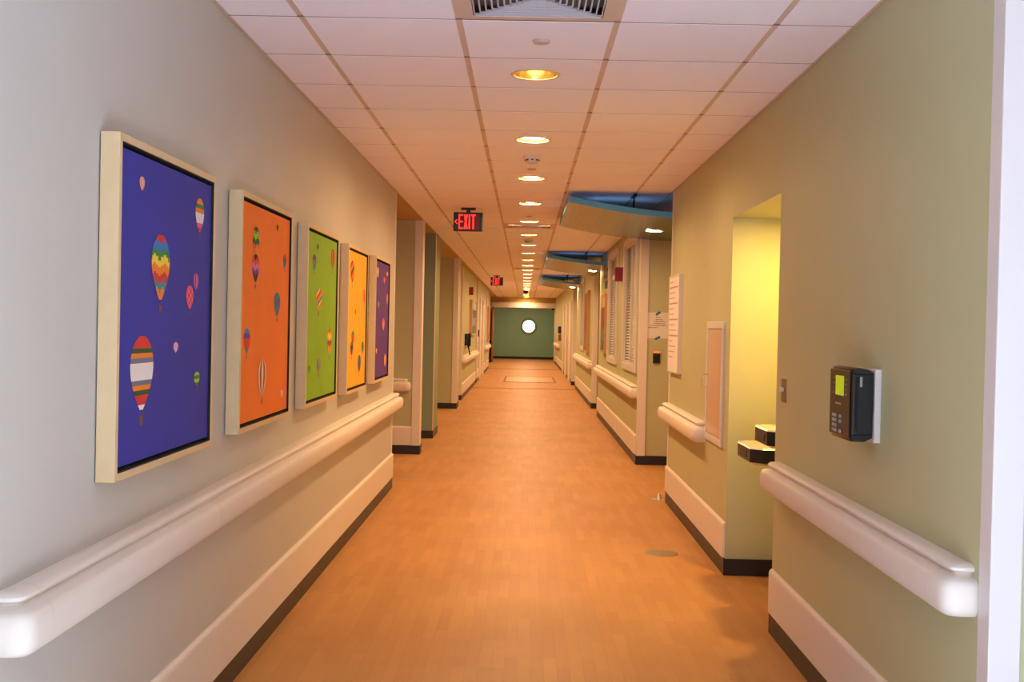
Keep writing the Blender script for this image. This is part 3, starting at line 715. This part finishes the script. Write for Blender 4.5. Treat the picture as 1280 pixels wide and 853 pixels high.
# ------------------------------------------------------------------ drinking fountains
def fountain(y0, y1, ztop, lab):
    xf, xb = XR+.005, XR+.55
    t = thing('drinking_fountain', lab, 'drinking fountain', (xb, (y0+y1)/2, ztop-.2), 'steel topped drinking fountains')
    c = .06
    def outline(g): return [(xb, y0+g), (xf+c, y0+g), (xf+g, y0+c), (xf+g, y1-c), (xf+c, y1-g), (xb, y1-g)]
    def prism(z0, z1, g0, g1):
        mb = MB(); a = outline(g0); b = outline(g1); n = len(a)
        mb.v += [(p[0], p[1], z0) for p in a]+[(p[0], p[1], z1) for p in b]
        mb.f += [tuple(range(n)), tuple(n+k for k in reversed(range(n)))]+[(k, (k+1) % n, n+(k+1) % n, n+k) for k in range(n)]; mb.m += [0]*(n+2)
        return mb
    prism(ztop-.085, ztop-.012, 0, 0).build('apron', m_black, t)
    prism(ztop-.0119, ztop-.004, -.003, .004).build('rim', m_steel, t)
    prism(ztop-.10, ztop-.0851, .03, .004).build('underside', m_steel, t)
    # basin: shallow sunk oval inside a steel top
    mb = MB(); cx, cyy = xf+.21, (y0+y1)/2; n = 32; o = outline(.006)
    P = [Vector((p[0], p[1])) for p in o]
    outer = []
    for k in range(n):
        a = 2*PI*k/n; d = Vector((math.cos(a), math.sin(a))); best = None
        for i in range(len(P)):
            A, Bp = P[i], P[(i+1) % len(P)]; e = Bp-A; den = d.x*e.y-d.y*e.x
            if abs(den) < 1e-9: continue
            q = A-Vector((cx, cyy)); s = (q.x*e.y-q.y*e.x)/den; u = (q.x*d.y-q.y*d.x)/den
            if s > 0 and -1e-6 <= u <= 1+1e-6 and (best is None or s < best): best = s
        outer.append((cx+d.x*best, cyy+d.y*best))
    rings = [[(p[0], p[1], ztop-.004) for p in outer]]
    for r, dz in ((1, .002), (.93, -.008), (.6, -.03), (.2, -.04), (.02, -.041)):
        rings.append([(cx+.15*r*math.cos(2*PI*k/n), cyy+.155*r*math.sin(2*PI*k/n), ztop+dz) for k in range(n)])
    for r in rings: mb.v += r
    for j in range(len(rings)-1):
        for k in range(n): mb.f.append((j*n+k, j*n+(k+1) % n, (j+1)*n+(k+1) % n, (j+1)*n+k)); mb.m.append(0)
    mb.build('basin', m_steel, t, True)
    MB().lathe((cx+.1, cyy+.1, ztop), [(.022, -.004), (.022, .012), (.014, .03), (.012, .05), (.001, .052)], 16).build('bubbler', m_steel, t, True)
    B(xf-.004, xf-.0005, cyy-.09, cyy+.09, ztop-.07, ztop-.03, b=.0015).build('push_bar', mat('charcoal_push_bar', (58, 58, 62), .5), t)
    B(xf+.13, xf+.26, y0-.004, y0-.0005, ztop-.07, ztop-.03, b=.0015).build('push_bar', MATS['charcoal_push_bar'], t)
    B(XR+.3, xb, y0+.07, y1-.07, ztop-.36, ztop-.1001, b=.01).build('chiller_box', m_steel, t)
fountain(5.67, 6.085, .986, 'higher steel topped drinking fountain, nearer of the alcove pair')
fountain(6.092, 6.56, .850, 'lower steel topped drinking fountain, farther of the alcove pair')
# alcove lamp
t = thing('alcove_downlight', 'warm recessed downlight in the fountain alcove ceiling', 'downlight', (XR+.3, 6.15, 2.17))
MB().lathe((XR+.3, 6.15, 2.17), [(.07, 0), (.07, -.004), (.085, -.005), (.088, 0)], 24).build('trim_ring', m_trimw, t, True)
MB().lathe((XR+.3, 6.15, 2.17), [(.07, -.002), (.001, -.002)], 24).build('lens', mat('alcove_lens', (255, 230, 160), .5, emit=560, ecol=(255, 208, 112)), t, True)

# ------------------------------------------------------------------ recessed cabinet
t = thing('wall_cabinet', 'tall white recessed wall cabinet with steel pull beside the alcove', 'cabinet', (XR, 7.265, .755))
y0, y1, z0, z1 = 6.95, 7.58, .757, 1.542; fx = XR-.016
for a in ((y0, y0+.045, z0, z1), (y1-.045, y1, z0, z1)): B(fx, XR, *a, b=.002).build('frame_stile', m_trimw, t)
for a in ((y0+.045, y1-.045, z0, z0+.045), (y0+.045, y1-.045, z1-.045, z1)): B(fx, XR, *a, b=.002).build('frame_rail', m_trimw, t)
d = B(XR-.011, XR-.001, y0+.049, y1-.049, z0+.049, z1-.049, b=.002).build('door', m_inner, t)
MB().tube([(XR-.011, 7.50, 1.195), (XR-.05, 7.50, 1.19), (XR-.055, 7.50, 1.175), (XR-.055, 7.50, 1.125), (XR-.05, 7.50, 1.11), (XR-.011, 7.50, 1.105)], .006).build('handle', m_steel, d, True)
MB().tube([(XR-.013, y0+.053, z0+.1), (XR-.013, y0+.053, z1-.1)], .005).build('hinge', m_steel, d)

# ------------------------------------------------------------------ white board on the wall
t = thing('notice_board', 'narrow white notice board with lines of lettering near the wall end', 'notice board', (XR, 9.2, 1.14))
B(XR-.004, XR, 8.87, 9.49, 1.13, 1.93).build('back_panel', m_trimw, t)
B(XR-.034, XR-.004, 8.87, 8.885, 1.13, 1.93, b=.001).build('frame_side', m_trimw, t); B(XR-.034, XR-.004, 9.475, 9.49, 1.13, 1.93, b=.001).build('frame_side', m_trimw, t)
B(XR-.034, XR-.004, 8.885, 9.475, 1.13, 1.145, b=.001).build('frame_rail', m_trimw, t); B(XR-.034, XR-.004, 8.885, 9.475, 1.915, 1.93, b=.001).build('frame_rail', m_trimw, t)
B(XR-.030, XR-.004, 8.885, 9.475, 1.145, 1.915).build('sheet', m_paper, t)
mb = MB(); random.seed(3)
for i in range(15):
    z = 1.875-i*.044; big = i in (1, 4, 7, 10)
    y = 9.455
    ln = random.uniform(.2, .42) if not big else .5
    while y > 9.455-ln:
        wq = random.uniform(.02, .06); mb.box(XR-.0306, XR-.030, max(y-wq, 8.9), y, z-(.006 if big else .0035), z+(.006 if big else .0035)); y -= wq+.014
mb.build('lettering', mat('tan_brown_ink', (168, 132, 110), .8), t)

# ------------------------------------------------------------------ taped notice and badge reader on the wall end at Y=12.2
t = thing('paper_notice', 'white paper notice taped to the wall end with blue tape', 'notice', (1.447, 12.2, 1.383))
B(1.333, 1.563, 12.197, 12.199, 1.383, 1.665).build('sheet', m_paper, t)
mb = MB()
for i, (a, b) in enumerate([(1.42, 1.47), (1.42, 1.5), (1.40, 1.52), (1.40, 1.52), (1.36, 1.54), (1.345, 1.45)]):
    z = 1.61-i*.022; x = a
    while x < b: wq = random.uniform(.008, .022); mb.box(x, min(x+wq, b), 12.1965, 12.197, z-.004, z+.004); x += wq+.006
mb.build('lettering', m_ink, t)
def tape(cx, cz, ang):
    mb = MB(); d = Vector((math.cos(ang), math.sin(ang))); n = Vector((-d.y, d.x))
    pts = [(cx+d.x*a+n.x*b, cz+d.y*a+n.y*b) for a, b in ((-.03, -.012), (.03, -.012), (.03, .012), (-.03, .012))]
    mb.v += [(p[0], 12.1955, p[1]) for p in pts]+[(p[0], 12.1964, p[1]) for p in pts]
    mb.f += [(0, 1, 2, 3), (7, 6, 5, 4)]+[(k, (k+1) % 4, 4+(k+1) % 4, 4+k) for k in range(4)]; mb.m += [0]*6
    mb.build('tape', m_tape, t)
tape(1.445, 1.655, .6); tape(1.445, 1.387, .5)
t = thing('badge_reader', 'small black badge reader with orange light below the taped notice', 'card reader', (1.437, 12.2, 1.11))
B(1.398, 1.476, 12.172, 12.2, 1.112, 1.248, b=.004).build('body', m_black, t)
B(1.401, 1.473, 12.169, 12.172, 1.222, 1.246, b=.001).build('light_bar', m_glow, t)
B(1.41, 1.465, 12.170, 12.172, 1.13, 1.20, b=.001).build('reader_face', m_blackm, t)

# ------------------------------------------------------------------ windows on the right
def window(n, y0, y1, z0, z1, lab):
    t = sempty('window_%d' % n, (XR, (y0+y1)/2, z0), lab); a, b = XR-.03, XR+.16
    for q in ((y0-.07, y0, z0-.07, z1+.07), (y1, y1+.07, z0-.07, z1+.07)): B(XR-.03, XR-.0, *q, b=.003).build('casing', m_trimw, t)
    for q in ((y0, y1, z0-.07, z0), (y0, y1, z1, z1+.07)): B(XR-.03, XR-.0, *q, b=.003).build('casing', m_trimw, t)
    ym = (y0+y1)/2
    for q in ((y0, y0+.03), (ym-.02, ym+.02), (y1-.03, y1)): B(XR-.0, XR+.02, q[0], q[1], z0, z1).build('mullion', m_trimw, t)
    for q in ((z0, z0+.03), (z1-.03, z1)): B(XR+.001, XR+.019, y0+.03, y1-.03, *q).build('sash_rail', m_trimw, t)
    for q in ((y0+.03, ym-.02), (ym+.02, y1-.03)): B(XR+.008, XR+.012, q[0], q[1], z0+.03, z1-.03).build('pane', m_glass, t)
    k = 0; z = z0+.02
    while z < z1-.02:
        mb = MB(); mb.v += [(XR+.021, y0+.01, z), (XR+.034, y0+.01, z+.012), (XR+.034, y1-.01, z+.012), (XR+.021, y1-.01, z), (XR+.021, y0+.01, z+.002), (XR+.034, y0+.01, z+.014), (XR+.034, y1-.01, z+.014), (XR+.021, y1-.01, z+.002)]
        mb.f += [(0, 1, 2, 3), (7, 6, 5, 4), (0, 4, 5, 1), (1, 5, 6, 2), (2, 6, 7, 3), (3, 7, 4, 0)]; mb.m += [0]*6
        mb.build('blind_slat', m_glassy, t); z += .036
    B(XR+.055, XR+.07, y0, y1, z0, z1).build('shade', m_glassy, t)
window(1, 12.5, 14.0, 1.06, 2.5, 'white framed window with closed white blinds, nearest on the right')
window(2, 15.1, 16.6, 1.06, 2.5, 'white framed window with blinds beyond the red alarm')
window(3, 23.6, 24.9, 1.06, 2.45, 'distant window on the third right wall')

# ------------------------------------------------------------------ fire alarms
t = thing('fire_alarm', 'dark red fire alarm box between the two right windows', 'fire alarm', (XR, 14.45, 2.09))
B(XR-.10, XR, 14.40, 14.55, 2.09, 2.27, b=.006).build('housing', m_red, t)
B(XR-.125, XR-.10, 14.43, 14.50, 2.11, 2.16, b=.006).build('strobe', m_glassy, t)
for k in range(5): B(XR-.102, XR-.099, 14.42, 14.53, 2.185+k*.014, 2.19+k*.014).build('grille_bar', m_blackm, t)
t = thing('fire_alarm', 'distant red fire alarm high on the left wall', 'fire alarm', (-1.24, 24.5, 2.16))
B(-1.24, -1.15, 24.4, 24.6, 2.14, 2.31, b=.006).build('housing', m_red, t); B(-1.15, -1.13, 24.44, 24.52, 2.16, 2.2, b=.004).build('strobe', m_glassy, t)

# two small dark signs, and framed art beyond window 2
def small_sign(y0, y1, z0, z1, lab):
    t = thing('wall_sign', lab, 'sign', (XR, y0, z0), 'small dark signs above the wood framed poster')
    B(XR-.02, XR, y0, y1, z0, z1, b=.002).build('plate', m_dark, t)
    for k in range(2): B(XR-.0206, XR-.02, y0+.06, y1-.06, z0+(z1-z0)*(.3+.35*k), z0+(z1-z0)*(.38+.35*k)).build('lettering', m_ink, t)
small_sign(16.85, 17.75, 2.27, 2.40, 'upper small dark wall sign above the wood framed poster')
small_sign(16.85, 17.45, 2.10, 2.20, 'lower small dark wall sign above the wood framed poster')
def poster(xw, sg, y0, y1, z0, z1, label, cols_):
    t = thing('framed_poster', label, 'poster', (xw, (y0+y1)/2, z0)); s = lambda a: xw+sg*a
    def bx(d0, d1, *q, **k): return B(min(s(d0), s(d1)), max(s(d0), s(d1)), *q, **k)
    for q in ((y0, y0+.04, z0, z1), (y1-.04, y1, z0, z1)): bx(0, .06, *q, b=.002).build('frame_stile', m_door, t)
    for q in ((y0+.04, y1-.04, z0, z0+.04), (y0+.04, y1-.04, z1-.04, z1)): bx(0, .06, *q, b=.002).build('frame_rail', m_door, t)
    n = len(cols_); hh = (z1-z0-.08)/n
    for i, c in enumerate(cols_): bx(0, .05, y0+.04, y1-.04, z1-.04-hh*(i+1), z1-.04-hh*i).build('print', mat('poster_'+c[0], c[1], .4), t)
poster(XR, -1, 16.75, 17.6, 1.10, 2.0, 'wood framed poster with red upper and teal lower half beyond the second window',
       [('cream', (220, 190, 160)), ('red', (150, 50, 50)), ('wine', (120, 50, 60)), ('teal', (90, 140, 130)), ('dteal', (60, 110, 110))])
poster(XR, -1, 21.5, 22.6, 1.0, 2.2, 'wood framed picture on the third right wall before its window', [('brown', (130, 70, 60)), ('wine', (120, 50, 60)), ('olive', (120, 110, 60))])
poster(-1.24, 1, 24.8, 27.0, 1.25, 2.05, 'glossy grey blue picture behind the wall telephone', [('ice', (170, 190, 205)), ('slate', (70, 84, 100)), ('mist', (140, 150, 165)), ('slate2', (84, 92, 110))])
# wall telephone with hanging cord
t = thing('wall_telephone', 'black wall telephone with dangling cord on the far left wall', 'telephone', (-1.24, 23.4, 1.1))
B(-1.24, -1.17, 23.0, 23.7, 1.06, 1.30, b=.01).build('base', m_black, t)
B(-1.165, -1.12, 23.1, 23.25, 1.04, 1.32, b=.02).build('handset', m_black, t)
MB().tube([(-1.19, 23.2, 1.06), (-1.16, 23.2, .98), (-1.14, 23.25, .9), (-1.15, 23.35, .865), (-1.16, 23.45, .92), (-1.18, 23.5, 1.06)], .012).build('cord', m_black, t, True)

# ------------------------------------------------------------------ floor details
t = tag(MB().lathe((.931, 7.4, 0), [(.001, .004), (.10, .004), (.113, .002), (.115, 0)], 40).build('floor_cover_plate', m_disc, None, True), 'round grey brown cover plate set in the floor', 'floor cover')
t = thing('door_stop', 'small metal floor stop at the foot of the cabinet wall end', 'door stop', (1.19, 9.72, 0))
B(1.14, 1.235, 9.68, 9.76, 0, .008, b=.001).build('base', m_steel, t)
MB().lathe((1.195, 9.72, .008), [(.03, 0), (.022, .02), (.012, .045), (.001, .05)], 16).build('peg', m_steel, t, True)
for i, (y, lab) in enumerate([(26.45, 'brown expansion joint strip across the floor'), (38.25, 'second brown joint strip across the far floor')]):
    trim(B(-1.23, 1.2, y-.05, y+.05, 0, .006, b=.002), m_mount, lab)
def inlay(x0, x1, y0, y1, lab):
    t = sempty('trim_%d' % (TN[0]+1), ((x0+x1)/2, (y0+y1)/2, 0), lab); TN[0] += 1
    B(x0, x1, y0, y1, 0, .003).build('infill', m_mat, t)
    for q in ((x0-.05, x1+.05, y0-.12, y0), (x0-.05, x1+.05, y1, y1+.12), (x0-.05, x0, y0, y1), (x1, x1+.05, y0, y1)): B(*q, 0, .005).build('border', m_mount, t)
inlay(-.5, .8, 29.6, 32.6, 'rectangular floor patch with a brown border before the end doorway')
B_ = trim(B(-1.2, .2, 35.9, 36.1, 0, .004), m_mat, 'pale worn strip across the far floor')

# ------------------------------------------------------------------ doors of recesses and far doors
def door(n, x, sg, y0, y1, lab, leafm=m_door, h=2.13):
    t = sempty('door_%d' % n, (x, (y0+y1)/2, 0), lab); s = lambda a: x+sg*a
    def bx(d0, d1, *q, **k): return B(min(s(d0), s(d1)), max(s(d0), s(d1)), *q, **k)
    bx(0, .03, y0-.06, y0, 0, h+.06, b=.002).build('jamb', m_trimw, t); bx(0, .03, y1, y1+.06, 0, h+.06, b=.002).build('jamb', m_trimw, t)
    bx(0, .03, y0, y1, h, h+.06, b=.002).build('head', m_trimw, t)
    l = bx(0, .018, y0+.004, y1-.004, .01, h-.004).build('door_leaf', leafm, t)
    bx(.018, .03, y0+.05, y0+.11, .98, 1.12, b=.002).build('lock_plate', m_steel, l)
    ya = y0+.08; MB().tube([(s(.03), ya, 1.05), (s(.07), ya, 1.05), (s(.07), ya+.11, 1.05)], .009).build('handle', m_steel, l, True)
door(1, 2.3, -1, 10.3, 11.5, 'honey wood patient room door inside the first right recess')
door(2, 2.3, -1, 19.0, 20.2, 'honey wood door inside the second right recess')
door(3, -1.24, 1, 30.2, 31.3, 'cream door on the far left wall', m_trim)
door(4, -1.24, 1, 32.2, 33.4, 'wooden door on the far left wall before the end', m_trim)
door(5, XR, -1, 30.2, 31.4, 'cream door on the far right wall', m_trim)
door(6, XR, -1, 33.0, 34.2, 'second cream door on the far right wall', m_trim)
door(7, XR, -1, 35.4, 36.4, 'third cream door on the far right wall', m_trim)
door(8, -2.6, 1, 10.8, 12.0, 'honey wood door inside the first left recess')
guard(-1.245, -1.2, 34.9, 35.1, 'bright jamb on the far left wall', m=m_trimw)
poster(-1.24, 1, 36.0, 37.8, 1.0, 2.1, 'tall wooden framed panel just left of the end doorway', [('amber', (190, 120, 60)), ('amber2', (180, 110, 56))])
t = thing('key_pad', 'small dark keypad beside a far left door', 'keypad', (-1.24, 29.6, 1.2)); B(-1.24, -1.21, 29.5, 29.7, 1.18, 1.36, b=.004).build('body', m_black, t); B(-1.21, -1.207, 29.54, 29.66, 1.22, 1.30).build('keys', m_btn, t)
t = thing('hand_sanitizer', 'dark dispenser on the far right wall before the end doorway', 'dispenser', (XR, 38.8, 1.1)); B(XR-.1, XR, 38.6, 39.0, 1.25, 1.5, b=.01).build('body', m_black, t); B(XR-.08, XR, 38.62, 38.98, 1.0, 1.22, b=.01).build('tray', m_mount, t)
# end doorway: pale frame, one open brown leaf
t = sempty('door_9', (0, 46, 0), 'wide pale framed doorway at the end of the corridor')
B(-1.40, 1.325, 45.93, 46.22, 2.235, 2.445, b=.004).build('head', m_trimw, t)
B(1.2, 1.325, 45.93, 46.22, 0, 2.2345, b=.004).build('jamb', m_trimw, t); B(-1.415, -1.34, 45.93, 46.22, 0, 2.2345, b=.004).build('jamb', m_trimw, t)
l = B(-1.338, -1.29, 44.75, 45.92, .01, 2.225, b=.003).build('door_leaf', m_wood, t)
B(-1.289, -1.27, 44.8, 45.9, 2.14, 2.2, b=.003).build('door_closer', m_black, l)
B(1.08, 1.19, 45.9, 45.93, 2.15, 2.23, b=.003).build('door_holder', m_black, t)
# porthole in the end wall
t = sempty('window_4', (.16, 50.4, 1.2), 'round bright porthole window in the teal green end wall')
MB().lathe((.16, 50.4, 1.475), [(.275, .0), (.275, -.03), (.30, -.045), (.36, -.045), (.37, -.03), (.37, 0)], 40, axis='y').build('porthole_ring', m_green2, t, True)
MB().lathe((.16, 50.4, 1.475), [(.275, -.012), (.001, -.012)], 40, axis='y').build('pane', m_day, t)
# lamp beyond the doorway
t = thing('downlight', 'round downlight beyond the end doorway', 'downlight', (0, 48.2, H))
MB().lathe((0, 48.2, H), [(.1, 0), (.1, -.004), (.115, -.005), (.117, 0)], 24).build('trim_ring', m_frame, t, True)
MB().lathe((0, 48.2, H), [(.099, -.002), (.001, -.002)], 24).build('lens', m_lamp, t)
